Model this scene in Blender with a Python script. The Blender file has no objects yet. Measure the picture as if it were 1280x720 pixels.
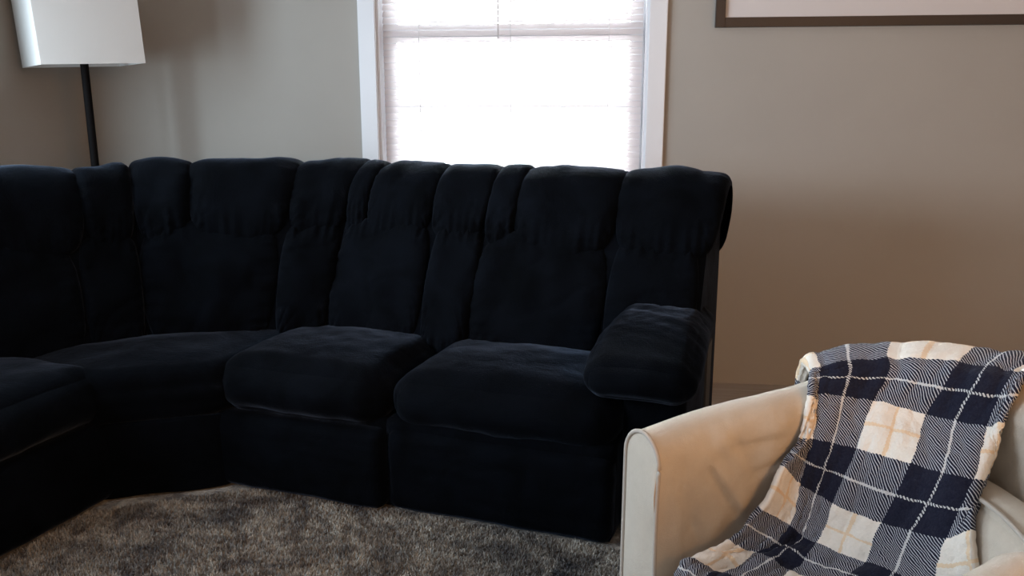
import bpy, bmesh, math, random
import numpy as np
from mathutils import Vector, Matrix, noise
random.seed(4)
S = bpy.context.scene
COL = S.collection
R = math.radians

# ------------------------------------------------------------------ camera
cam_d = bpy.data.cameras.new('camera'); cam = bpy.data.objects.new('camera', cam_d); COL.objects.link(cam)
cam_d.sensor_width = 36; cam_d.lens = 36*1040/1280; cam_d.clip_start = .02
cam.location = (0, 0, 1.2)
cam.rotation_euler = (R(90-11.944), 0, R(6))
S.camera = cam
# ------------------------------------------------------------------ daylight and exposure
S.view_settings.view_transform = 'Standard'; S.view_settings.look = 'None'
S.view_settings.gamma = 1; S.view_settings.use_curve_mapping = False
S.view_settings.exposure = 0.0
w = bpy.data.worlds.new('overcast_sky'); S.world = w; w.use_nodes = True
bg = w.node_tree.nodes['Background']
bg.inputs['Color'].default_value = (.84, .95, 1, 1); bg.inputs['Strength'].default_value = 52.0

XL_ = -2.347
def area(name, loc, target, sx, sy, power, color, spread=180):
    l = bpy.data.lights.new(name, 'AREA'); l.shape = 'RECTANGLE'; l.size = sx; l.size_y = sy
    l.energy = power; l.color = color; l.spread = R(spread)
    o = bpy.data.objects.new(name, l); COL.objects.link(o); o.location = loc
    o.rotation_euler = (Vector(target)-Vector(loc)).to_track_quat('-Z', 'Y').to_euler()
    return o
# side-window daylight, an added wall fill, and warm light from behind the camera
area('side_window_daylight', (XL_+.02, .50, 1.36), (0, .50, 1.34), 1.10, .85, 43, (.70, .84, 1))
area('corner_window_daylight', (XL_+.02, 2.30, 1.30), (0, 2.30, 1.28), .60, .80, 33, (.68, .86, 1))
area('upper_wall_fill', (XL_+.02, 1.50, 1.38), (1.6, 3.675, 1.45), .50, .45, 14, (.86, .92, 1), 72)  # added narrow beam to brighten the upper right wall; no window here
area('front_window_sunlight', (1.65, -.97, 1.40), (.8, 2.5, .8), 1.1, .9, 47, (1, .50, .17))

# ------------------------------------------------------------------ materials
def mat(name, color, rough=.6, spec=.5, sheen=0, sheen_tint=(1, 1, 1), sheen_rough=.3, metal=0):
    m = bpy.data.materials.new(name); m.use_nodes = True
    b = m.node_tree.nodes['Principled BSDF']
    b.inputs['Base Color'].default_value = (*color, 1); b.inputs['Roughness'].default_value = rough
    b.inputs['Specular IOR Level'].default_value = spec; b.inputs['Metallic'].default_value = metal
    b.inputs['Sheen Weight'].default_value = sheen; b.inputs['Sheen Tint'].default_value = (*sheen_tint, 1)
    b.inputs['Sheen Roughness'].default_value = sheen_rough
    return m
def nd(m, t, **kw):
    n = m.node_tree.nodes.new(t)
    for k, v in kw.items(): setattr(n, k, v)
    return n
def lk(m, a, b): m.node_tree.links.new(a, b)
def bsdf(m): return m.node_tree.nodes['Principled BSDF']
def coords(m, scale=(1, 1, 1), kind='Object'):
    tc = nd(m, 'ShaderNodeTexCoord'); mp = nd(m, 'ShaderNodeMapping'); mp.inputs['Scale'].default_value = scale
    lk(m, tc.outputs[kind], mp.inputs['Vector']); return mp.outputs['Vector']
def tex(m, vec, scale, detail=4, rough=.6, dist=0):
    n = nd(m, 'ShaderNodeTexNoise'); n.inputs['Scale'].default_value = scale; n.inputs['Detail'].default_value = detail
    n.inputs['Roughness'].default_value = rough; n.inputs['Distortion'].default_value = dist
    lk(m, vec, n.inputs['Vector']); return n.outputs['Fac']
def ramp(m, fac, stops):
    n = nd(m, 'ShaderNodeValToRGB'); e = n.color_ramp.elements
    while len(e) < len(stops): e.new(.5)
    for k, (p, c) in enumerate(stops):
        e[k].position = p; e[k].color = (*c, 1)
    lk(m, fac, n.inputs['Fac']); return n.outputs['Color']
def bump(m, fac, strength, dist=.002):
    n = nd(m, 'ShaderNodeBump'); n.inputs['Strength'].default_value = strength; n.inputs['Distance'].default_value = dist
    lk(m, fac, n.inputs['Height']); lk(m, n.outputs['Normal'], bsdf(m).inputs['Normal'])
def mth(m, op, a, b=None, c=None):
    n = nd(m, 'ShaderNodeMath', operation=op)
    for k, v in enumerate((a, b, c)):
        if v is None: continue
        if isinstance(v, (int, float)): n.inputs[k].default_value = v
        else: lk(m, v, n.inputs[k])
    return n.outputs[0]
def mixc(m, f, a, b):
    n = nd(m, 'ShaderNodeMix', data_type='RGBA')
    if isinstance(f, (int, float)): n.inputs[0].default_value = f
    else: lk(m, f, n.inputs[0])
    for i, v in ((6, a), (7, b)):
        if isinstance(v, tuple): n.inputs[i].default_value = (*v, 1)
        else: lk(m, v, n.inputs[i])
    return n.outputs[2]

M = {}
M['wall'] = m = mat('greige_wall_paint', (.39, .365, .33), .75, .3)
v = coords(m); bump(m, tex(m, v, 260, 3), .12, .0015)
lk(m, ramp(m, tex(m, v, 1.3, 4), [(.3, (.375, .352, .32)), (.7, (.40, .375, .34))]), bsdf(m).inputs['Base Color'])
M['ceiling'] = mat('white_ceiling_paint', (.75, .74, .72), .9, .2)
M['floor'] = m = mat('oak_floor', (.30, .23, .17), .75)
v = coords(m, (1, 14, 1)); lk(m, ramp(m, tex(m, v, 3, 6), [(.3, (.30, .24, .19)), (.7, (.40, .33, .27))]), bsdf(m).inputs['Base Color'])
M['trim'] = mat('white_painted_trim', (.78, .79, .82), .35, .5)
M['velvet'] = m = mat('dark_navy_velvet', (.006, .009, .016), .92, .04, .16, (.42, .52, .72), .30)
v = coords(m); big = tex(m, v, 7, 5, .65, .6); fine = tex(m, v, 240, 2)
lk(m, ramp(m, big, [(.35, (.0010, .0014, .0022)), (.68, (.0022, .0031, .0052))]), bsdf(m).inputs['Base Color'])
bump(m, mth(m, 'ADD', mth(m, 'MULTIPLY', big, 2.2), mth(m, 'MULTIPLY', fine, .55)), .45, .006)
lk(m, mth(m, 'MULTIPLY_ADD', big, .32, 0.0), bsdf(m).inputs['Sheen Weight'])
M['side_vinyl'] = mat('grey_side_webbing', (.035, .037, .04), .7)
M['cover'] = m = mat('beige_cotton_slipcover', (.60, .52, .43), .9, .15, .25, (1, .95, .9), .5)
v = coords(m); big = tex(m, v, 9, 5, .7); fine = tex(m, v, 420, 2)
lk(m, ramp(m, big, [(.3, (.54, .465, .38)), (.7, (.63, .55, .455))]), bsdf(m).inputs['Base Color'])
bump(m, mth(m, 'ADD', mth(m, 'MULTIPLY', big, 2.), mth(m, 'MULTIPLY', fine, .5)), .35, .004)
M['piping'] = mat('beige_piping', (.50, .44, .38), .85, .2)
M['dark_metal'] = mat('bronze_lamp_metal', (.006, .005, .005), .7, .06)
M['shade'] = m = mat('white_linen_shade', (.80, .77, .74), .85, .2)
tr = nd(m, 'ShaderNodeBsdfTranslucent'); tr.inputs[0].default_value = (.8, .77, .73, 1)
mx = nd(m, 'ShaderNodeMixShader'); mx.inputs[0].default_value = .25
lk(m, bsdf(m).outputs[0], mx.inputs[1]); lk(m, tr.outputs[0], mx.inputs[2]); lk(m, mx.outputs[0], m.node_tree.nodes['Material Output'].inputs[0])
bump(m, tex(m, coords(m, (1, 1, .2)), 500, 2), .2, .001)
M['frame'] = m = mat('dark_brown_picture_frame', (.040, .028, .024), .45, .4)
v = coords(m, (3, 3, 40)); bump(m, tex(m, v, 6, 4), .2, .001)
M['mat'] = mat('pale_mat_board', (.66, .62, .61), .8, .2)
M['print'] = m = mat('grey_abstract_print', (.4, .4, .4), .8)
lk(m, ramp(m, tex(m, coords(m), 3, 6), [(.35, (.25, .28, .3)), (.65, (.6, .58, .55))]), bsdf(m).inputs['Base Color'])
M['slat'] = m = mat('white_vinyl_slat', (.80, .77, .77), .4, .4)
tr = nd(m, 'ShaderNodeBsdfTranslucent'); tr.inputs[0].default_value = (.85, .80, .80, 1)
mx = nd(m, 'ShaderNodeMixShader'); mx.inputs[0].default_value = .48
lk(m, bsdf(m).outputs[0], mx.inputs[1]); lk(m, tr.outputs[0], mx.inputs[2]); lk(m, mx.outputs[0], m.node_tree.nodes['Material Output'].inputs[0])
M['cord'] = mat('white_cord', (.7, .68, .68), .7)
M['glass'] = m = bpy.data.materials.new('window_glass'); m.use_nodes = True
nt = m.node_tree; nt.nodes.remove(nt.nodes['Principled BSDF'])
tp = nd(m, 'ShaderNodeBsdfTransparent'); gl = nd(m, 'ShaderNodeBsdfGlossy'); gl.inputs['Roughness'].default_value = .02
fr = nd(m, 'ShaderNodeFresnel'); fr.inputs[0].default_value = 1.45; mx = nd(m, 'ShaderNodeMixShader')
lk(m, fr.outputs[0], mx.inputs[0]); lk(m, tp.outputs[0], mx.inputs[1]); lk(m, gl.outputs[0], mx.inputs[2]); lk(m, mx.outputs[0], nt.nodes['Material Output'].inputs[0])
M['rug'] = m = mat('distressed_wool_rug', (.3, .28, .25), .95, .1, .2)
v = coords(m)
n1 = tex(m, v, 2.2, 6, .72, 1.2); n2 = tex(m, v, 4.5, 6, .75, .8); n3 = tex(m, v, 30, 5, .8, .5)
base = ramp(m, n1, [(.36, (.05, .052, .065)), (.44, (.22, .20, .18)), (.51, (.60, .54, .46)), (.57, (.13, .12, .12)), (.64, (.26, .20, .15)), (.72, (.62, .52, .35))])
c2 = ramp(m, n2, [(.38, (.03, .033, .05)), (.47, (.20, .18, .165)), (.55, (.60, .56, .49)), (.64, (.15, .135, .125)), (.74, (.40, .30, .19))])
cc = mixc(m, .42, base, c2)
cc2 = mixc(m, ramp(m, n3, [(.40, (0, 0, 0)), (.52, (1, 1, 1))]), (.045, .040, .045), cc)
lk(m, mixc(m, .42, cc, cc2), bsdf(m).inputs['Base Color'])
bump(m, n3, .8, .01)
# plaid: the blanket's own UV in metres, woven bands of navy and cream with twill where they cross
M['plaid'] = m = mat('navy_cream_plaid_fleece', (.5, .5, .5), .95, .08, .08, (.9, .9, 1), .5)
uvn = nd(m, 'ShaderNodeUVMap'); uvn.uv_map = 'weave'
sp = nd(m, 'ShaderNodeSeparateXYZ'); lk(m, uvn.outputs[0], sp.inputs[0])
jag = mth(m, 'MULTIPLY', mth(m, 'PINGPONG', sp.outputs['X'], .003), .5)
jag2 = mth(m, 'MULTIPLY', mth(m, 'PINGPONG', sp.outputs['Y'], .003), .5)
U = mth(m, 'ADD', sp.outputs['X'], jag2); V = mth(m, 'ADD', sp.outputs['Y'], jag)
PER = .195
fu = mth(m, 'FRACT', mth(m, 'DIVIDE', U, PER)); fv = mth(m, 'FRACT', mth(m, 'DIVIDE', V, PER))
du = mth(m, 'LESS_THAN', fu, .5); dv = mth(m, 'LESS_THAN', fv, .5)
tw = mth(m, 'FRACT', mth(m, 'DIVIDE', mth(m, 'SUBTRACT', sp.outputs['X'], sp.outputs['Y']), 0.0052))
twl = mth(m, 'LESS_THAN', tw, .33)
def line(f, c, wd): return mth(m, 'LESS_THAN', mth(m, 'ABSOLUTE', mth(m, 'SUBTRACT', f, c)), wd)
both = mth(m, 'MULTIPLY', du, dv); either = mth(m, 'MAXIMUM', du, dv)
navy = (.004, .005, .018); cream = (.90, .82, .72)
dark_amt = mth(m, 'MAXIMUM', both, mth(m, 'MULTIPLY', either, mth(m, 'SUBTRACT', 1, twl)))
mid_ = mixc(m, mth(m, 'MINIMUM', either, 1), cream, (.50, .50, .54))
col = mixc(m, dark_amt, mid_, navy)
dash = mth(m, 'LESS_THAN', mth(m, 'FRACT', mth(m, 'DIVIDE', mth(m, 'SUBTRACT', sp.outputs['X'], sp.outputs['Y']), 0.0052)), .6)
wl = mth(m, 'MAXIMUM', line(fu, .25, .0095), line(fv, .25, .0095))
notboth = mth(m, 'SUBTRACT', 1, mth(m, 'MULTIPLY', both, mth(m, 'SUBTRACT', 1, dash)))
wl = mth(m, 'MULTIPLY', mth(m, 'MULTIPLY', wl, either), notboth)
col = mixc(m, mth(m, 'MULTIPLY', wl, .85), col, (.72, .70, .68))
ol = mth(m, 'MULTIPLY', mth(m, 'MAXIMUM', line(fu, .75, .017), line(fv, .75, .017)), mth(m, 'SUBTRACT', 1, either))
col = mixc(m, mth(m, 'MULTIPLY', ol, .5), col, (.85, .52, .20))
nz = tex(m, coords(m), 220, 3)
col = mixc(m, mth(m, 'MULTIPLY', nz, .12), col, (.18, .18, .2))
lk(m, col, bsdf(m).inputs['Base Color']); bump(m, nz, .5, .004)

# ------------------------------------------------------------------ helpers
def link_mesh(name, verts, faces, material, parent=None, smooth=True):
    me = bpy.data.meshes.new(name); me.from_pydata([tuple(v) for v in verts], [], faces)
    me.validate(); me.materials.append(material)
    if smooth: me.polygons.foreach_set('use_smooth', [True]*len(me.polygons))
    bm = bmesh.new(); bm.from_mesh(me); bmesh.ops.recalc_face_normals(bm, faces=bm.faces); bm.to_mesh(me); bm.free()
    o = bpy.data.objects.new(name, me); COL.objects.link(o)
    if parent: o.parent = parent
    return o
def thing(name, label, cat, loc=(0, 0, 0), rz=0, group=None):
    o = bpy.data.objects.new(name, None); COL.objects.link(o); o.empty_display_size = .1
    o.location = loc; o.rotation_euler = (0, 0, rz); o['label'] = label; o['category'] = cat
    if group: o['group'] = group
    return o
def box(name, x0, x1, y0, y1, z0, z1, material, parent=None, bev=0.0):
    bm = bmesh.new(); bmesh.ops.create_cube(bm, size=1)
    for q in bm.verts:
        q.co = Vector(((x0+x1)/2+q.co.x*(x1-x0), (y0+y1)/2+q.co.y*(y1-y0), (z0+z1)/2+q.co.z*(z1-z0)))
    if bev: bmesh.ops.bevel(bm, geom=bm.edges[:], offset=bev, segments=2, affect='EDGES')
    me = bpy.data.meshes.new(name); bm.to_mesh(me); bm.free(); me.materials.append(material)
    o = bpy.data.objects.new(name, me); COL.objects.link(o)
    if parent: o.parent = parent
    return o
def struct(name, o): o.name = name; o['kind'] = 'structure'; return o
def grid_faces(nu, nv, base=0, wrapu=False):
    f = []
    for i in range(nu if wrapu else nu-1):
        for j in range(nv-1):
            a = base+i*nv+j; b = base+((i+1) % nu)*nv+j
            f.append((a, b, b+1, a+1))
    return f
def tube(name, pts, r, material, parent=None, n=8, closed=False):
    pts = [Vector(p) for p in pts]; N = len(pts); vs = []; up = Vector((0, 0, 1))
    for i, p in enumerate(pts):
        a = pts[(i-1) % N] if (closed or i > 0) else p; b = pts[(i+1) % N] if (closed or i < N-1) else p
        t = (b-a).normalized(); s = t.cross(up)
        if s.length < .05: s = t.cross(Vector((0, 1, 0)))
        s.normalize(); u = s.cross(t)
        for k in range(n):
            q = 2*math.pi*k/n; vs.append(p+(s*math.cos(q)+u*math.sin(q))*r)
    fs = []
    for i in range(N if closed else N-1):
        for k in range(n):
            a = i*n+k; b = i*n+(k+1) % n; c = ((i+1) % N)*n+(k+1) % n; d = ((i+1) % N)*n+k
            fs.append((a, b, c, d))
    if not closed: fs += [tuple(range(n)), tuple(range((N-1)*n, N*n))]
    return link_mesh(name, vs, fs, material, parent)
def lathe(name, prof, material, parent=None, n=32, center=(0, 0)):
    vs = []; fs = []
    for k in range(n):
        q = 2*math.pi*k/n
        for r, z in prof: vs.append((center[0]+r*math.cos(q), center[1]+r*math.sin(q), z))
    L = len(prof)
    fs = grid_faces(n, L, 0, True)
    return link_mesh(name, vs, fs, material, parent)
def nz3(x, y, z): return noise.noise(Vector((x, y, z)))
def smooth(a, b, x):
    t = min(1, max(0, (x-a)/(b-a))); return t*t*(3-2*t)

def puff(name, lo, hi, r, material, parent, bulge=(0, 0, 0), wr=.004, seed=0, seg=(26, 26, 14), mapf=None, crease=None):
    """a stuffed block: rounded corners, faces bulging outwards, slight rumples"""
    lo = Vector(lo); hi = Vector(hi); c = (lo+hi)/2; h = (hi-lo)/2; idx = {}; vs = []; fs = []
    def dens(t): return math.sin(t*math.pi/2)*.85+t*.15
    def vert(p):
        k = (round(p[0], 5), round(p[1], 5), round(p[2], 5))
        if k in idx: return idx[k]
        u = Vector((dens(p[0]), dens(p[1]), dens(p[2])))
        q = Vector((u.x*h.x, u.y*h.y, u.z*h.z)); rr = min(r, min(h)*.98)
        inner = Vector([max(-(h[i]-rr), min(h[i]-rr, q[i])) for i in range(3)])
        d = q-inner
        n = d.normalized() if d.length > 1e-6 else Vector((0, 0, 1))
        q = inner+n*rr
        for i in range(3):
            o = [j for j in range(3) if j != i]
            q[i] += n[i]*bulge[i]*(1-u[o[0]]**2)*(1-u[o[1]]**2)
        q += n*wr*(nz3(q.x*7+seed, q.y*7, q.z*7+seed)+.5*nz3(q.x*19, q.y*19+seed, q.z*19))
        q += c
        if crease: q = crease(q, n)
        if mapf: q = mapf(q)
        idx[k] = len(vs); vs.append(q); return idx[k]
    for ax in range(3):
        o = [j for j in range(3) if j != ax]
        for sg in (-1, 1):
            na, nb = seg[o[0]], seg[o[1]]
            for i in range(na):
                for j in range(nb):
                    ids = []
                    for (di, dj) in ((0, 0), (1, 0), (1, 1), (0, 1)):
                        p = [0, 0, 0]; p[ax] = sg; p[o[0]] = -1+2*(i+di)/na; p[o[1]] = -1+2*(j+dj)/nb
                        ids.append(vert(p))
                    if len(set(ids)) > 2: fs.append(tuple(dict.fromkeys(ids)))
    return link_mesh(name, vs, fs, material, parent)

# ------------------------------------------------------------------ room
XL, XR, YB, YF, H = XL_, 2.7, 3.675, -1.0, 2.5
WX0, WX1, WZ0, WZ1 = -.978, .190, .80, 2.22          # opening in the far wall
def wall_with_hole(name, axis, at, a0, a1, h0, h1, z0, z1, thick, second=None):
    """a wall as one mesh with an opening"""
    bm = bmesh.new()
    def blk(p0, p1, q0, q1):
        r = bmesh.ops.create_cube(bm, size=1)
        for q in r['verts']:
            a = (p0+p1)/2+q.co.x*(p1-p0); z = (q0+q1)/2+q.co.z*(q1-q0); t = at+thick/2+q.co.y*thick
            q.co = Vector((a, t, z)) if axis == 'y' else Vector((t, a, z))
    blk(a0, h0, 0, H)
    if second:
        blk(h1, second[0], 0, H); blk(second[1], a1, 0, H); blk(*second, 0, z0); blk(*second, z1, H)
    else: blk(h1, a1, 0, H)
    blk(h0, h1, 0, z0); blk(h0, h1, z1, H)
    bmesh.ops.recalc_face_normals(bm, faces=bm.faces)
    me = bpy.data.meshes.new(name); bm.to_mesh(me); bm.free(); me.materials.append(M['wall'])
    o = bpy.data.objects.new(name, me); COL.objects.link(o); o['kind'] = 'structure'; return o
struct('floor', box('floor', XL-.12, XR+.1, YF-.1, YB+.12, -.1, 0, M['floor']))
struct('ceiling', box('ceiling', XL-.12, XR+.1, YF-.1, YB+.12, H, H+.1, M['ceiling']))
wall_with_hole('wall_back', 'y', YB, XL-.12, XR+.1, WX0, WX1, WZ0, WZ1, .12)
wall_with_hole('wall_left', 'x', XL, YF, YB, -.10, 1.10, .90, 1.80, -.12, (1.95, 2.65))
struct('wall_right', box('wall_right', XR, XR+.1, YF, YB, 0, H, M['wall']))
wall_with_hole('wall_front', 'y', YF, XL-.12, XR+.1, 1.05, 2.25, .92, 1.88, -.12)
struct('baseboard_left', box('baseboard_left', XL, XL+.014, YF, YB-.002, 0, .10, M['trim'], bev=.003))

# far window
win = bpy.data.objects.new('window_1', None); COL.objects.link(win); win['kind'] = 'structure'; win.location = ((WX0+WX1)/2, YB, WZ0)
def wbox(name, x0, x1, y0, y1, z0, z1, m_=None, bev=.003):
    o = box(name, x0-win.location.x, x1-win.location.x, y0-YB, y1-YB, z0-WZ0, z1-WZ0, m_ or M['trim'], win, bev); return o
CW = .076
wbox('casing', WX0-CW, WX0, YB-.020, YB, WZ0-.02, WZ1+CW)
wbox('casing', WX1, WX1+CW, YB-.020, YB, WZ0-.02, WZ1+CW)
wbox('casing', WX0, WX1, YB-.020, YB, WZ1, WZ1+CW)
wbox('window_sill', WX0-CW-.02, WX1+CW+.02, YB-.05, YB+.10, WZ0-.03, WZ0-.002)
wbox('apron', WX0-CW, WX1+CW, YB-.016, YB, WZ0-.10, WZ0-.03)
for x0, x1 in ((WX0, WX0+.012), (WX1-.012, WX1)): wbox('jamb', x0, x1, YB, YB+.12, WZ0, WZ1, bev=0)
wbox('head_jamb', WX0+.012, WX1-.012, YB, YB+.12, WZ1-.012, WZ1, bev=0)
RAIL = 1.54
for nm, z0, z1, yy in (('lower_sash', WZ0, RAIL+.035, YB+.070), ('upper_sash', RAIL-.035, WZ1-.012, YB+.095)):
    sash = bpy.data.objects.new(nm, None); COL.objects.link(sash); sash.parent = win
    def sb(n, x0, x1, za, zb, t=.024, m_=None):
        box(n, x0-win.location.x, x1-win.location.x, yy-YB, yy+t-YB, za-WZ0, zb-WZ0, m_ or M['trim'], sash, .002 if t > .01 else 0)
    a, b = WX0+.012, WX1-.012
    sb('stile', a, a+.062, z0, z1); sb('stile', b-.062, b, z0, z1)
    sb('rail', a+.062, b-.062, z0, z0+(.06 if nm == 'lower_sash' else .05)); sb('rail', a+.062, b-.062, z1-.07, z1)
    zm = 1.222 if nm == 'lower_sash' else (z0+z1)/2
    sb('muntin', a+.062, b-.062, zm-.009, zm+.009, .016)
    sb('pane', a+.062, b-.062, z0+.05, z1-.05, .004, M['glass'])

# second window, in the left wall just outside the picture
for wn, wc, wh in (('window_2', .50, .60), ('window_3', 2.30, .35)):
    w2 = bpy.data.objects.new(wn, None); COL.objects.link(w2); w2['kind'] = 'structure'; w2.location = (XL, wc, .90)
    for n, y0, y1, z0, z1 in (('casing', -wh-.07, -wh, -.02, .975), ('casing', wh, wh+.07, -.02, .975), ('casing', -wh, wh, .90, .975), ('window_sill', -wh-.09, wh+.09, -.05, -.02)):
        box(n, 0, .018 if n == 'casing' else .04, y0, y1, z0, z1, M['trim'], w2, .003)

for nm_, b_ in (('window_2', (XL-.06, XL-.04, -.10, 1.10, .90, 1.80)), ('window_3', (XL-.06, XL-.04, 1.95, 2.65, .90, 1.80)), ('window_4', (1.05, 2.25, YF-.06, YF-.04, .92, 1.88))):
    o = box(nm_+'_sky_blocker', *b_, M['ceiling']); o['kind'] = 'structure'; o.name = {'window_2': 'sky_blocker_1', 'window_3': 'sky_blocker_2', 'window_4': 'sky_blocker_3'}[nm_]  # opaque panels added to keep sky light out of the unseen openings

# venetian blind
blind = thing('venetian_blind', 'white venetian blind hanging closed in the bright window above the sofa', 'blind', ((WX0+WX1)/2, YB+.035, WZ1-.012))
BW = (WX1-WX0)/2-.022
box('headrail', -BW, BW, -.02, .02, -.045, 0, M['trim'], blind, .003)
PIT = .0272; first = -.075; ns = int((WZ1-.012-WZ0-.10)/PIT)
prof = []
for k in range(7):
    t = (k-3)/3; prof.append((t*.0154, .0022*(1-t*t)))
TILT = R(54); slat_me = None
for s in range(ns):
    z = first-s*PIT
    if slat_me is None:
        vs = []; fs = []
        nx = 9
        for side in (0, 1):
            for i in range(nx):
                x = -BW+2*BW*i/(nx-1)
                for t, c in prof:
                    cc_ = c-side*.0006
                    vs.append((x, t*math.cos(TILT)-cc_*math.sin(TILT), t*math.sin(TILT)+cc_*math.cos(TILT)))
        fs = grid_faces(nx, 7)+[f[::-1] for f in grid_faces(nx, 7, nx*7)]
        o = link_mesh('slat', vs, fs, M['slat'], blind); slat_me = o.data
    else:
        o = bpy.data.objects.new('slat', slat_me); COL.objects.link(o); o.parent = blind
    o.location = (0, 0, z); o.rotation_euler = (R(random.uniform(-.7, .7)), 0, R(random.uniform(-.05, .05)))
box('bottom_rail', -BW, BW, -.012, .012, first-ns*PIT-.012, first-ns*PIT+.004, M['trim'], blind, .003)
for x in (-.40, .0, .42):
    tube('ladder_cord', [(x, -.019, -.04), (x, -.0195, (first-ns*PIT)/2), (x, -.019, first-ns*PIT)], .0012, M['cord'], blind, 6)
tube('tilt_wand', [(-.055, -.026, -.03), (-.053, -.027, -.700)], .0028, M['slat'], blind, 8)

# framed picture on the far wall
px0, px1, pz0, pz1 = .460, 1.85, 1.542, 2.24
pic = thing('framed_picture', 'wide dark-framed picture with pale mat on the wall right of the window', 'picture', ((px0+px1)/2, YB, pz0))
hw = (px1-px0)/2; hh = pz1-pz0; fw = .038
for n, a, b, c, d in (('frame_side', -hw, -hw+fw, 0, hh), ('frame_side', hw-fw, hw, 0, hh), ('frame_side', -hw+fw, hw-fw, 0, fw), ('frame_side', -hw+fw, hw-fw, hh-fw, hh)):
    box(n, a, b, -.032, -.001, c, d, M['frame'], pic, .002)
def ringbox(name, x0, x1, z0, z1, ix0, ix1, iz0, iz1, ya, yb, m_, par):
    vs = []
    for y in (ya, yb):
        vs += [(x0, y, z0), (x1, y, z0), (x1, y, z1), (x0, y, z1), (ix0, y, iz0), (ix1, y, iz0), (ix1, y, iz1), (ix0, y, iz1)]
    fs = []
    for b in (0, 8):
        for k in range(4): fs.append((b+k, b+(k+1) % 4, b+4+(k+1) % 4, b+4+k))
    for k in range(4): fs += [(k, (k+1) % 4, 8+(k+1) % 4, 8+k), (4+k, 4+(k+1) % 4, 12+(k+1) % 4, 12+k)]
    return link_mesh(name, vs, fs, m_, par, False)
ringbox('mat_board', -hw+fw, hw-fw, fw, hh-fw, -hw+.20, hw-.20, .18, hh-.16, -.018, -.014, M['mat'], pic)
box('print', -hw+.19, hw-.19, -.013, -.010, .17, hh-.15, M['print'], pic)

# ------------------------------------------------------------------ rug
rug = thing('area_rug', 'grey and beige distressed pattern rug under the sofa and armchair', 'rug', (-.5, 1.9, 0), R(-13.5))
box('rug_backing', -1.20, 1.9, -2.2, .62, .0005, .010, M['rug'], rug, .003)
NT = 260000
rng = np.random.default_rng(3)
# tufts of pile, dense where the rug is seen
cx = rng.uniform(-1.19, 1.35, NT); cy = rng.uniform(-1.0, .40, NT)
ca, sa = math.cos(R(-13.5)), math.sin(R(-13.5))
ps = (-.5*ca+1.9*sa)+cx; pt = (.5*sa+1.9*ca)+cy           # the sofa's own axes
wx = -.5+cx*ca-cy*sa-.089; wy = 1.9+cx*sa+cy*ca-1.447
ax_ = wx*math.cos(R(24))+wy*math.sin(R(24)); ay_ = -wx*math.sin(R(24))+wy*math.cos(R(24))
keep = (pt < 2.085) & (ps > -1.985) & ((ps+1.97)*.23-(pt-1.79)*.30 > -.0) & ~((ax_ > -.02) & (ax_ < .62) & (ay_ > -.69) & (ay_ < .065))
cx, cy = cx[keep], cy[keep]; NT = len(cx)
hgt = rng.uniform(.006, .016, NT); ang = rng.uniform(0, 2*np.pi, NT); lean = rng.uniform(.002, .010, NT); wd = .0032
la = rng.uniform(0, 2*np.pi, NT)
V = np.zeros((NT, 3, 3), np.float32)
V[:, 0, 0] = cx+np.cos(ang)*wd; V[:, 0, 1] = cy+np.sin(ang)*wd; V[:, 0, 2] = .009
V[:, 1, 0] = cx-np.cos(ang)*wd; V[:, 1, 1] = cy-np.sin(ang)*wd; V[:, 1, 2] = .009
V[:, 2, 0] = cx+np.cos(la)*lean; V[:, 2, 1] = cy+np.sin(la)*lean; V[:, 2, 2] = .009+hgt
me = bpy.data.meshes.new('pile'); me.vertices.add(NT*3); me.vertices.foreach_set('co', V.ravel())
me.loops.add(NT*3); me.loops.foreach_set('vertex_index', np.arange(NT*3, dtype=np.int32))
me.polygons.add(NT); me.polygons.foreach_set('loop_start', np.arange(0, NT*3, 3, dtype=np.int32))
me.polygons.foreach_set('loop_total', np.full(NT, 3, dtype=np.int32)); me.update(calc_edges=True); me.materials.append(M['rug'])
o = bpy.data.objects.new('pile', me); COL.objects.link(o); o.parent = rug; o['kind'] = 'stuff'

# ------------------------------------------------------------------ sectional sofa
CS, SN = math.cos(R(-13.5)), math.sin(R(-13.5))
S0, T0 = -1.2, 2.35
sofa = thing('sectional_sofa', 'dark navy velvet curved corner sofa with plump channelled backs below the window', 'sofa',
             (S0*CS-T0*SN, S0*SN+T0*CS, .012), R(-13.5))
def L(s, t, z): return Vector((s-S0, t-T0, z-.012))
def lo(v): return L(v[0], v[1], v[2])

PROF = [(-.005, .36), (.0, .43), (.030, .54), (.068, .64), (.108, .74), (.148, .83), (.186, .905), (.226, .955), (.275, .978), (.322, .970), (.360, .935), (.382, .875), (.390, .78), (.393, .60)]
acc = [0]
for a, b in zip(PROF, PROF[1:]): acc.append(acc[-1]+math.hypot(b[0]-a[0], b[1]-a[1]))
def prof_at(b):
    """b in 0..1 by arc length, smoothed"""
    d = b*acc[-1]
    for i in range(len(acc)-1):
        if d <= acc[i+1] or i == len(acc)-2: break
    t = (d-acc[i])/(acc[i+1]-acc[i])
    P = [Vector(PROF[max(0, min(len(PROF)-1, i+k))]) for k in (-1, 0, 1, 2)]
    return .5*((2*P[1])+(P[2]-P[0])*t+(2*P[0]-5*P[1]+4*P[2]-P[3])*t*t+(3*P[1]-P[0]-3*P[2]+P[3])*t**3)
def b_of_z(z):
    for i in range(len(PROF)-1):
        if PROF[i][1] <= z <= PROF[i+1][1]:
            return (acc[i]+(z-PROF[i][1])/(PROF[i+1][1]-PROF[i][1])*(acc[i+1]-acc[i]))/acc[-1]
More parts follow.
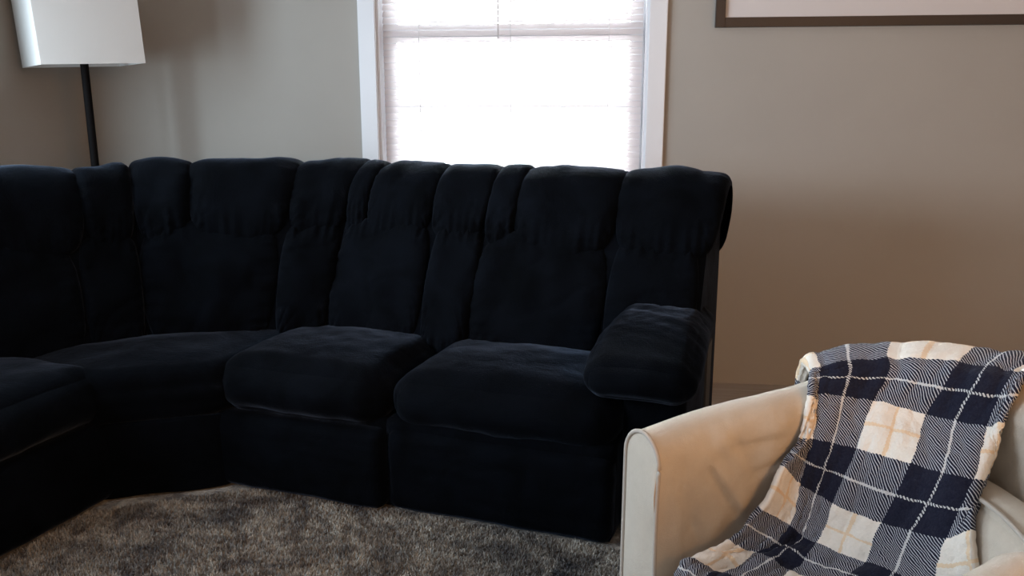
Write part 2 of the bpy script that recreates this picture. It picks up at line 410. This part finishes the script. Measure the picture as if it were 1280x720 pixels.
class Sheet:
    def __init__(s, p0, p1, o0, o1, ztop=0): s.p0, s.p1, s.o0, s.o1, s.dz = Vector(p0), Vector(p1), Vector(o0), Vector(o1), ztop
    def pos(s, a, b):
        d, z = prof_at(max(0, min(1, b)))
        q = s.p0.lerp(s.p1, a)+s.o0.lerp(s.o1, a)*d
        return Vector((q.x, q.y, z+s.dz*smooth(.4, .95, z)))
    def nrm(s, a, b):
        e = .01
        u = s.pos(a+e, b)-s.pos(a-e, b); v_ = s.pos(a, min(1, b+e))-s.pos(a, max(0, b-e))
        return u.cross(v_).normalized()
def lobe(name, sh, a0, a1, b0, b1, Hh, parent, nx=60, ny=60, seed=0, px=4.5, py=4, wr=.009, droop=0):
    vs = []
    for i in range(nx):
        x = math.sin((-1+2*i/(nx-1))*math.pi/2)*.6+(-1+2*i/(nx-1))*.4
        for j in range(ny):
            y = math.sin((-1+2*j/(ny-1))*math.pi/2)*.6+(-1+2*j/(ny-1))*.4
            # rounded-rectangle outline
            k = 1-.17*(x*x*y*y)**1.2
            a = (a0+a1)/2+x*k*(a1-a0)/2; b = (b0+b1)/2+y*k*(b1-b0)/2
            f = max(0, (1-abs(x)**px)*(1-abs(y)**py))**.42
            P = sh.pos(a, b); N = sh.nrm(a, b)
            h = -.012+(Hh+.012)*f
            ex = smooth(.45, 1, abs(x)); ey = smooth(.5, 1, abs(y))
            # gathers run away from the seams
            h += wr*f*ex*1.3*nz3(x*1.5+seed, b*70+seed*3, 2.1)+wr*f*ey*1.6*nz3(a*34+seed*2, y*1.2, seed)
            h += wr*1.5*nz3(P.x*9+seed, P.y*9, P.z*7)*f
            ga = math.atan2(y*(b1-b0)*2, x*(a1-a0))       # creases fanning out of the lower corners
            for cxs in (-1, 1):
                dx_ = (x-cxs)*(a1-a0)*.6; dy_ = (y+1)*(b1-b0)*1.1; rr_ = math.hypot(dx_, dy_)
                h -= wr*.75*(1-abs(2*nz3(math.atan2(dy_, dx_)*3.2+seed, cxs*3., rr_*2)))**4*math.exp(-(rr_/.28)**2)*smooth(0, .05, rr_)
            h -= wr*.55*(1-abs(2.2*nz3(P.x*3.5+seed, P.y*3.5, P.z*9+seed)))**6*smooth(1, .6, max(abs(x), abs(y)))
            if droop: P = P+Vector((0, 0, -droop*math.exp(-((y+.75)/.3)**2)*f))
            vs.append(lo(P+N*h))
    return link_mesh(name, vs, grid_faces(nx, ny), M['velvet'], parent)
def core(name, sh, parent):
    na, nb = 8, 40; vs = []
    for i in range(na):
        a = i/(na-1)
        for j in range(nb):
            P = sh.pos(a, j/(nb-1)); N = sh.nrm(a, j/(nb-1)); vs.append(lo(P-N*.004))
        q = sh.p0.lerp(sh.p1, a); oo = sh.o0.lerp(sh.o1, a)
        e = q+oo*.393; vs.append(L(e.x, e.y, .10)); vs.append(L(q.x, q.y, .10))
    nn = nb+2; fs = []
    for i in range(na-1):
        for j in range(nn):
            fs.append((i*nn+j, (i+1)*nn+j, (i+1)*nn+(j+1) % nn, i*nn+(j+1) % nn))
    fs += [tuple(range(nn)), tuple((na-1)*nn+j for j in range(nn))]
    o = link_mesh(name, vs, fs, M['velvet'], parent)
    for p in o.data.polygons[-2:]: p.use_smooth = False
    return o
BT = .92
def back(sh, cols, zs, seed, lower, hs=(.042, .034)):
    """cols: boundaries of upper pillows; zs: seam height of each; lower: boundaries of lower pads"""
    root = core('backrest', sh, sofa)
    for k in range(len(cols)-1):
        b0 = b_of_z(zs[k])
        ov = [0 if k == 0 else .018, 0 if k == len(cols)-2 else .018]
        lobe('top_pillow', sh, cols[k]-ov[0], cols[k+1]+ov[1], b0-.012, BT, hs[0], root, seed=seed+k*3.1)
    for k in range(len(lower)-1):
        bz = b_of_z(max(zs))+.02
        lobe('lower_pad', sh, lower[k], lower[k+1], .015, b_of_z(max(zs))+.05, hs[1]-.006, root, seed=seed+9+k*2.3, wr=.011)
    return root
n_ = Vector((0, 1)); 
# straight backs
back(Sheet((-1.05, 2.51), (-.290, 2.51), (.12, 1.0), (.05, 1.0)), [-.015, .13, .60, 1.055], [.76, .735, .74], 1, [-.015, .60, .985])
back(Sheet((-1.60, 2.51), (-1.05, 2.51), (.12, 1), (.12, 1)), [-.01, .15, .62, 1.015], [.78, .765, .765], 21, [-.01, .66, 1.01])
# curved corner: two facets meeting at the corner crease
c0, c1, c2 = (-1.60, 2.51), (-2.14, 2.225), (-2.40, 1.70)
back(Sheet(c1, c0, (-.74, .74), (.12, 1.05), .012), [-.01, .25, .72, 1.02], [.74, .74, .76], 41, [-.01, .70, 1.01])
back(Sheet(c2, c1, (-.80, .10), (-.74, .74), .0), [-.02, .30, .74, 1.0], [.74, .73, .74], 61, [-.01, .68, 1.0])
back(Sheet((-2.40, 1.20), (-2.40, 1.70), (-.50, 0), (-.80, .05)), [0, .33, .80, 1.0], [.75, .75, .75], 81, [0, .75, 1.0])

# seats
def crown(q0, q1, fr):
    def f(p):
        return p
    return f
def seat(x0, x1, y0, y1, z0, z1, seed, rot=None, bulge=(.012, .022, .028), r=.088):
    mf = (lambda q: lo(q)) if rot is None else (lambda q: lo(rot(q)))
    return puff('seat_cushion', (x0, y0, z0), (x1, y1, z1), r, M['velvet'], sofa, bulge, .006, seed, (44, 44, 26), mf)
seat(-1.145, -.450, 2.095, 2.60, .255, .440, 1.0)
seat(-1.750, -1.150, 2.055, 2.60, .258, .440, 2.0)
rot90 = lambda q: Vector((-q.y, q.x, q.z))      # local x runs along +t, y towards -s
seat(1.20, 1.925, 1.985, 2.50, .250, .440, 3.0, rot90)
# wedge seat
def poly_block(name, poly, z0, z1, r, material, parent, bulge=.01, crown_=.02, seed=0, n=9):
    """poly: CCW plan outline; rounded rims and crowned top"""
    pts = []
    P = [Vector(p) for p in poly]; N = len(P)
    for i in range(N):
        a, b = P[i], P[(i+1) % N]
        m_ = max(2, int((b-a).length/.03))
        for k in range(m_): pts.append(a.lerp(b, k/m_))
    for _ in range(3): pts = [(pts[i-1]+pts[i]*2+pts[(i+1) % len(pts)])/4 for i in range(len(pts))]
    c = sum(pts, Vector((0, 0)))/len(pts); rings = []
    for k in range(n+1): q = math.pi/2*k/n; rings.append((r*(1-math.sin(q)), z0+r*(1-math.cos(q)) , 0))
    for k in range(5): t = (k+1)/6; rings.append((-bulge*math.sin(math.pi*t), z0+r+(z1-z0-2*r)*t, 0))
    for k in range(n+1): q = math.pi/2*k/n; rings.append((r*(1-math.cos(q)), z1-r+r*math.sin(q), 0))
    for k in range(1, 8): rings.append((r, z1, k/8))
    vs = []; L_ = len(pts)
    for ins, z, sh in rings:
        for p in pts:
            d = (c-p); l = d.length; q = p+d/l*ins
            q = q.lerp(c, sh); zz = z+crown_*(1-(1-sh)**2)
            w_ = .005*nz3(q.x*8+seed, q.y*8, zz*8)
            vs.append(L(q.x+w_, q.y+w_, zz+w_))
    fs = []
    for k in range(len(rings)-1):
        for i in range(L_): fs.append((k*L_+i, k*L_+(i+1) % L_, (k+1)*L_+(i+1) % L_, (k+1)*L_+i))
    b_ = len(vs); vs.append(L(c.x, c.y, rings[-1][1]+crown_)); k = (len(rings)-1)*L_
    for i in range(L_): fs.append((k+i, k+(i+1) % L_, b_))
    fs.append(tuple(range(L_))[::-1])
    return link_mesh(name, vs, fs, material, parent)
wedge = [(-1.99, 1.82), (-1.69, 2.07), (-1.69, 2.56), (-2.16, 2.30), (-2.46, 1.82)]
poly_block('seat_cushion', [(-2.025, 1.80), (-1.69, 2.045), (-1.66, 2.60), (-2.19, 2.33), (-2.47, 1.83)], .25, .432, .06, M['velvet'], sofa, .012, .022, 5)
poly_block('base', [(-2.03, 1.815), (-1.69, 2.05), (-1.71, 2.88), (-2.38, 2.46), (-2.66, 1.84)], .014, .262, .012, M['velvet'], sofa, 0, 0, 6)
# fronts below the cushions (the folded footrests) and the boxes behind
def front(x0, x1, y, seed, rot=None, z1=.270):
    mf = (lambda q: lo(q)) if rot is None else (lambda q: lo(rot(q)))
    def cr(q, n):
        if abs(n.y) > .5:
            q = q+n*(.0025*nz3(q.x*4+seed, 1, q.z*42)*smooth(.0, .12, abs(q.x-x0))+.005*nz3(q.x*6, seed, q.z*5))
        return q
    puff('footrest_panel', (x0, y, .016), (x1, y+.09, z1), .030, M['velvet'], sofa, (0, .016, 0), .004, seed, (40, 8, 40), mf, cr)
front(-1.140, -.450, 2.080, 11)
front(-1.740, -1.145, 2.050, 12)
front(1.20, 1.905, 1.980, 13, rot90)
def body(x0, x1, y0, y1, rot=None):
    mf = (lambda q: lo(q)) if rot is None else (lambda q: lo(rot(q)))
    puff('base', (x0, y0, .014), (x1, y1, .300), .012, M['velvet'], sofa, (0, 0, 0), .001, 0, (6, 6, 6), mf)
body(-1.15, -.45, 2.10, 2.88); body(-1.70, -1.14, 2.10, 2.88)
body(1.20, 1.86, 2.11, 2.58, rot90)
# right arm: padded roll on an upright panel
arm = puff('arm', (-.445, 2.18, .014), (-.272, 2.83, .49), .03, M['velvet'], sofa, (.004, .01, 0), .003, 31, (14, 26, 20), lo)
def armshape(q):
    # slopes and swells towards the front, tucks under at the tip
    t = (q.y-2.07)/.72
    sw = 1+.10*math.exp(-((t-.18)/.25)**2)
    cx_ = -.40
    z = q.z + .055*smooth(.0, .45, t) - .02*smooth(.8, 1.0, t)
    wv = -.006*(1-abs(2*nz3(q.x*3+q.y*2, q.y*26+q.x*9, 5)))**3*smooth(.1, .3, t)-.010*((q.x+.40)/.14)**2*smooth(.0, .3, .3-t)
    return lo(Vector((cx_+(q.x-cx_)*sw, q.y, z+wv)))
puff('arm_pad', (-.535, 2.095, .430), (-.255, 2.76, .545), .057, M['velvet'], arm, (.010, .02, .016), .005, 33, (40, 60, 26), armshape)
box('side_strip', -.272-S0, -.262-S0, 2.60-T0, 2.72-T0, .03, .46, M['side_vinyl'], arm, .002)
# left arm, beyond the picture
larm = puff('arm', (.98, 2.09, .014), (1.18, 2.60, .50), .03, M['velvet'], sofa, (.004, .01, 0), .003, 35, (14, 26, 20), lambda q: lo(rot90(q)))
puff('arm_pad', (.94, 2.02, .45), (1.22, 2.58, .58), .068, M['velvet'], larm, (.012, .02, .02), .007, 37, (20, 30, 16), lambda q: lo(rot90(q)))

# ------------------------------------------------------------------ floor lamp
lamp = thing('floor_lamp', 'floor lamp with white square shade on a thin dark pole behind the sofa corner', 'lamp', (-2.037, 3.205, 0), 0)
lathe('base', [(0, 0), (.13, 0), (.13, .012), (.12, .018), (.03, .024), (.018, .04), (0, .04)], M['dark_metal'], lamp)
tube('pole', [(.010, 0, .03), (.004, 0, .7), (0, 0, 1.40), (-.004, 0, 1.66)], .0155, M['dark_metal'], lamp, 16)
sh_ = bpy.data.objects.new
hs = .368/2; zb, zt = 1.382, 1.78
vs = []; fs = []
for (d, zz) in ((0, zb), (0, zt), (.003, zt), (.003, zb)):
    for a, b in ((-1, -1), (1, -1), (1, 1), (-1, 1)): vs.append(((hs-d)*a, (hs-d)*b, zz-1.575))
for r_ in range(4):
    for k in range(4): fs.append((r_*4+k, r_*4+(k+1) % 4, ((r_+1) % 4)*4+(k+1) % 4, ((r_+1) % 4)*4+k))
shade = link_mesh('shade', vs, fs, M['shade'], lamp, False)
shade.location = (-.014, 0, 1.573); shade.rotation_euler = (Matrix.Rotation(R(-1.7), 3, 'Y') @ Matrix.Rotation(R(2.2), 3, 'X') @ Matrix.Rotation(R(45), 3, 'Z')).to_euler()
for q in range(2):
    a = R(45+90*q); tube('spider', [(-math.cos(a)*hs*1.0, -math.sin(a)*hs*1.0, .05), (math.cos(a)*hs*1.0, math.sin(a)*hs*1.0, .05)], .002, M['dark_metal'], shade, 6).rotation_euler.z = R(45)
lathe('bulb', [(0, 1.64), (.014, 1.645), (.016, 1.67), (.03, 1.70), (.031, 1.73), (.018, 1.755), (0, 1.76)], M['trim'], lamp, 20)

# ------------------------------------------------------------------ armchair (local x: front to back, local y: towards the far side is +)
chair = thing('armchair', 'beige slipcovered tub armchair with low curved arms in front of the sofa', 'armchair', (.089, 1.447, .0), R(24))
CZ = 0.020
W2 = .592    # distance between arm centres
def chair_path(n):
    """plan centre line: far arm front -> round the back -> near arm front"""
    pts = [(0, 0)]
    rx, ry = .30, .31
    xs = .25
    pts = [(xs*k/8, 0.012*math.sin(math.pi*k/8)) for k in range(8)]
    m_ = 40
    for k in range(m_+1):
        q = math.pi*k/m_; e = 2/2.5
        cxx = math.sin(q); cyy = math.cos(q)
        pts.append((xs+rx*abs(cxx)**e, -ry+ry*math.copysign(abs(cyy)**e, cyy)))
    pts += [(xs*k/8, -W2-0.012*math.sin(math.pi*k/8)) for k in range(7, -1, -1)]
    P = [Vector(p) for p in pts]; ac = [0]
    for a, b in zip(P, P[1:]): ac.append(ac[-1]+(b-a).length)
    out = []
    for i in range(n):
        d = ac[-1]*i/(n-1); j = 0
        while j < len(ac)-2 and ac[j+1] < d: j += 1
        out.append(P[j].lerp(P[j+1], (d-ac[j])/(ac[j+1]-ac[j])))
    return out
NP_ = 280
path = chair_path(NP_)
def tangent(i):
    a = path[max(0, i-1)]; b = path[min(NP_-1, i+1)]; return (b-a).normalized()
def ztop(p): return .618+.060*smooth(-.10, .38, p.x)+.075*smooth(.30, .54, p.x)+.004
def seg_d(x, z, x0, z0, x1, z1):
    dx, dz = x1-x0, z1-z0; t = max(0, min(1, ((x-x0)*dx+(z-z0)*dz)/(dx*dx+dz*dz)))
    return math.hypot(x-x0-dx*t, z-z0-dz*t)
# drag lines in the slipcover on the far arm: segment, depth outwards, width
CREASE = [((.115, .555, .185, .455), .005, .006), ((.13, .56, .20, .47), -.005, .009), ((.17, .590, .26, .602), .004, .006),
          ((.06, .53, .09, .44), .003, .008), ((.20, .60, .29, .645), -.004, .012), ((.03, .56, .06, .40), -.003, .012), ((.22, .53, .30, .575), .004, .008)]
TH = .052
def section(zt_):
    """outline from inner bottom over the top to outer bottom: (offset, z). positive offset = outside"""
    out = []
    zi = .30
    for k in range(45): out.append((-TH+.004*math.sin(math.pi*k/44), zi+(zt_-TH-zi)*k/44))
    for k in range(1, 14):
        q = math.pi*k/14; out.append((-TH*math.cos(q), zt_-TH+TH*math.sin(q)))
    for k in range(20): out.append((TH+.004*k/19, zt_-TH-(zt_-TH-.006-CZ)*k/19))
    return out
vs = []; ring_pts = []
for i, p in enumerate(path):
    t = tangent(i); nrm = Vector((-t.y, t.x)) # left of travel = outside
    zt_ = ztop(p); sec = section(zt_)
    for k, (o_, z) in enumerate(sec):
        f = min(i, NP_-1-i)/NP_; i_ = i*110/280
        hemw = .006*math.sin(i_*1.1+1.5*math.sin(i_*.37))*smooth(.35, .05, z)*(1 if o_ > 0 else 0)
        wr = .010*nz3(i_*.11+z*9, z*5-i_*.16, 3)*smooth(0, .05, f)+.005*nz3(i_*.25-z*16, z*7+i_*.1, 8)*smooth(0, .05, f)
        wr += (.006*(1-abs(2*nz3(i_*.10+z*4.5, z*2.2-i_*.05, 12)))**5)*smooth(.02, .10, f)*(1 if o_ < 0 else .4)
        if o_ < 0 and p.y > -.1:
            wr += sum(dp*math.exp(-(seg_d(p.x, z, *sg)/w_)**2) for sg, dp, w_ in CREASE)
        wr *= smooth(0, .10, min(abs(zt_-z)+.03, .2))
        q = p+nrm*(o_+hemw+wr)
        vs.append((q.x, q.y, z))
nsec = len(sec)
fs = grid_faces(NP_, nsec)
o = link_mesh('chair_shell', vs, fs, M['cover'], chair)
sol = None
# front panels of the arms with piped edge
for which in (0, 1):
    i = 0 if which == 0 else NP_-1
    base_pts = [Vector(vs[i*nsec+k]) for k in range(nsec)]
    if True:
        tb = Vector((0, 0, 0))
    full = [Vector((base_pts[0].x, base_pts[0].y, CZ+.006+(.30-CZ)*k/6)) for k in range(6)]+base_pts
    fr = []; fs = []
    rows = 9; nv = len(full); half = nv//2
    # pairs inner/outer at the same height -> bulging panel with soft vertical creases
    left = full[:half+1]; right = full[::-1][:half+1]
    vs2 = []
    for k in range(half+1):
        for r_ in range(rows):
            t = r_/(rows-1); q = left[k].lerp(right[k], t)
            q = q+Vector((-.008*math.sin(math.pi*t)-.0035*math.sin(t*22+q.z*5)*smooth(.45, .1, q.z), 0, 0))
            vs2.append(q)
    pan = link_mesh('arm_front', vs2, grid_faces(half+1, rows), M['cover'], chair)
    tube('piping', [p_+Vector((-.001, 0, 0)) for p_ in full], .0042, M['piping'], pan, 7)
# front rail under the seat with its skirt
vs2 = []
for i in range(40):
    y = -TH-.001-(W2-2*TH)*i/39
    for k in range(14):
        z = CZ+.006+.31*k/13
        vs2.append((.018-.012*math.sin(math.pi*i/39)+.007*math.sin(i*1.3)*smooth(.3, 0, z), y, z))
link_mesh('front_skirt', vs2, grid_faces(40, 14), M['cover'], chair)
# seat deck + cushion
def inside_scale(q):
    return q
def seat_map(q):
    # follow the curved back: narrow the rear corners
    y = q.y+W2/2
    k = 1-.16*smooth(.25, .48, q.x)
    return Vector((q.x-.04*(abs(y)/.26)**2*smooth(.2, .5, q.x), -W2/2+y*k, q.z-.02*smooth(.1, .5, q.x)))
sc = puff('seat_cushion', (-.005, -W2+TH+.006, .265), (.485, -TH-.006, .375), .035, M['cover'], chair, (.018, .004, .022), .006, 51, (34, 34, 14), seat_map)
def cush_back(q):
    y = (q.y+W2/2)/.24
    return Vector((q.x-.075*y*y+(q.z-.40)*.12, q.y, q.z-.012*y*y))
bc = puff('back_cushion', (.392, -W2+TH+.02, .375), (.485, -TH-.035, .590), .030, M['cover'], chair, (.014, .0, .012), .004, 55, (16, 34, 22), cush_back)
pp = []
for k in range(25):
    y = -W2+TH+.034+(W2-2*TH-.068)*k/24; t = (y+W2/2)/.24
    pp.append(cush_back(Vector((.398, y, .586+.012*(1-abs(t)**2.5)))))
tube('piping', pp, .004, M['piping'], bc, 7)
for lx, ly in ((.04, -.02), (.04, -W2+.02), (.46, -.08), (.46, -W2+.08)):
    box('foot', lx-.02, lx+.02, ly-.02, ly+.02, .011, .05, M['dark_metal'], chair, .003)

# ------------------------------------------------------------------ blanket thrown over the far back corner of the chair
UC = [-1, 0, 1, 2, 3, 3.55]
GR = {
 -.15: [(.352,-.010,.708),(.364,-.014,.722),(.455,-.085,.757),(.520,-.193,.771),(.548,-.28,.776),(.553,-.315,.778)],
 .3: [(.345,-.024,.706),(.357,-.026,.712),(.440,-.111,.736),(.485,-.208,.748),(.505,-.300,.760),(.515,-.315,.765)],
 1: [(.326,-.049,.672),(.340,-.048,.680),(.408,-.112,.680),(.456,-.190,.675),(.478,-.297,.690),(.485,-.318,.705)],
 2: [(.293,-.070,.604),(.313,-.073,.604),(.358,-.142,.605),(.392,-.235,.609),(.418,-.335,.622),(.455,-.320,.624)],
 3: [(.251,-.071,.558),(.290,-.080,.520),(.325,-.134,.501),(.355,-.220,.500),(.372,-.342,.530),(.385,-.375,.560)],
 4: [(.206,-.072,.483),(.262,-.090,.444),(.290,-.140,.428),(.325,-.222,.431),(.345,-.350,.452),(.368,-.410,.480)],
 5: [(.141,-.076,.430),(.186,-.100,.402),(.218,-.160,.392),(.255,-.240,.392),(.285,-.350,.396),(.315,-.440,.402)],
 6: [(.060,-.085,.404),(.087,-.130,.397),(.121,-.205,.394),(.150,-.290,.390),(.190,-.390,.390),(.225,-.480,.392)],
 7: [(-.001,-.122,.392),(-.005,-.173,.394),(.022,-.253,.394),(.052,-.337,.392),(.090,-.430,.390),(.120,-.510,.390)]}
OUTD = [(.35, .94), (.42, .91), (.75, .66), (.90, .43), (.98, .2), (1, .1)]
def behind(d, dz): return [(p[0]+q[0]*d*k, p[1]+q[1]*d*k, p[2]+dz) for p, q, k in zip(GR[-.15], OUTD, (.60, .70, 1, 1, 1, 1))]
rows = [(-3.2, behind(.135, -.40)), (-2.2, behind(.138, -.22)), (-1.1, behind(.128, -.055)), (-.6, behind(.075, .004))]
rows += sorted(GR.items())
def cr(ts, ps, t):
    i = 0
    while i < len(ts)-2 and t > ts[i+1]: i += 1
    g = lambda k: ps[max(0, min(len(ps)-1, k))]
    tt = lambda k: ts[max(0, min(len(ts)-1, k))]
    h = ts[i+1]-ts[i]; x = (t-ts[i])/h
    m0 = (g(i+1)-g(i-1))/max(1e-6, (tt(i+1)-tt(i-1)))*h; m1 = (g(i+2)-g(i))/max(1e-6, (tt(i+2)-tt(i)))*h
    return (2*x**3-3*x*x+1)*g(i)+(x**3-2*x*x+x)*m0+(-2*x**3+3*x*x)*g(i+1)+(x**3-x*x)*m1
TS = [a for a, _ in rows]; RP = [[Vector(p) for p in b] for _, b in rows]
NU, NV = 100, 230; vs = []; uv = []
for i in range(NU):
    u = -1+4.55*i/(NU-1)
    colp = [cr(UC, rp, u) for rp in RP]
    for j in range(NV):
        v_ = -3.2+10.2*j/(NV-1)
        vs.append(cr(TS, colp, v_)); uv.append((u*PER/2, v_*PER/2))
def at_(i, j): return vs[max(0, min(NU-1, i))*NV+max(0, min(NV-1, j))]
out = []
for i in range(NU):
    for j in range(NV):
        n_ = (at_(i, j+1)-at_(i, j-1)).cross(at_(i+1, j)-at_(i-1, j))
        n_ = n_.normalized() if n_.length > 1e-9 else Vector((0, 0, 1))
        u, v_ = uv[i*NV+j]; u *= 10; v_ *= 10
        low = smooth(2.2, 4.5, v_); e = min(i, NU-1-i)/8
        h = .007*nz3(u*2.2+.3*v_, v_*.45, 1.3)+.004*nz3(u*5, v_*1.2, 4)+low*(.016*nz3(u*1.3+v_*.9, v_*1.7, 7)+.004)
        h += .0025*nz3(u*9, v_*8, 2)
        if v_ > 6.0: h += .010*abs(math.sin((v_-6)*2.2+u))
        out.append(at_(i, j)+n_*max(h, -.006))
bl = link_mesh('throw_blanket', out, grid_faces(NU, NV), M['plaid'])
bl.matrix_world = Matrix.Translation(chair.location) @ Matrix.Rotation(R(24), 4, 'Z')
ul = bl.data.uv_layers.new(name='weave')
for lp in bl.data.loops: ul.data[lp.index].uv = uv[lp.vertex_index]
md = bl.modifiers.new('thickness', 'SOLIDIFY'); md.thickness = .014; md.offset = 0
bl['label'] = 'navy and cream plaid fleece throw draped over the armchair back and seat'; bl['category'] = 'blanket'
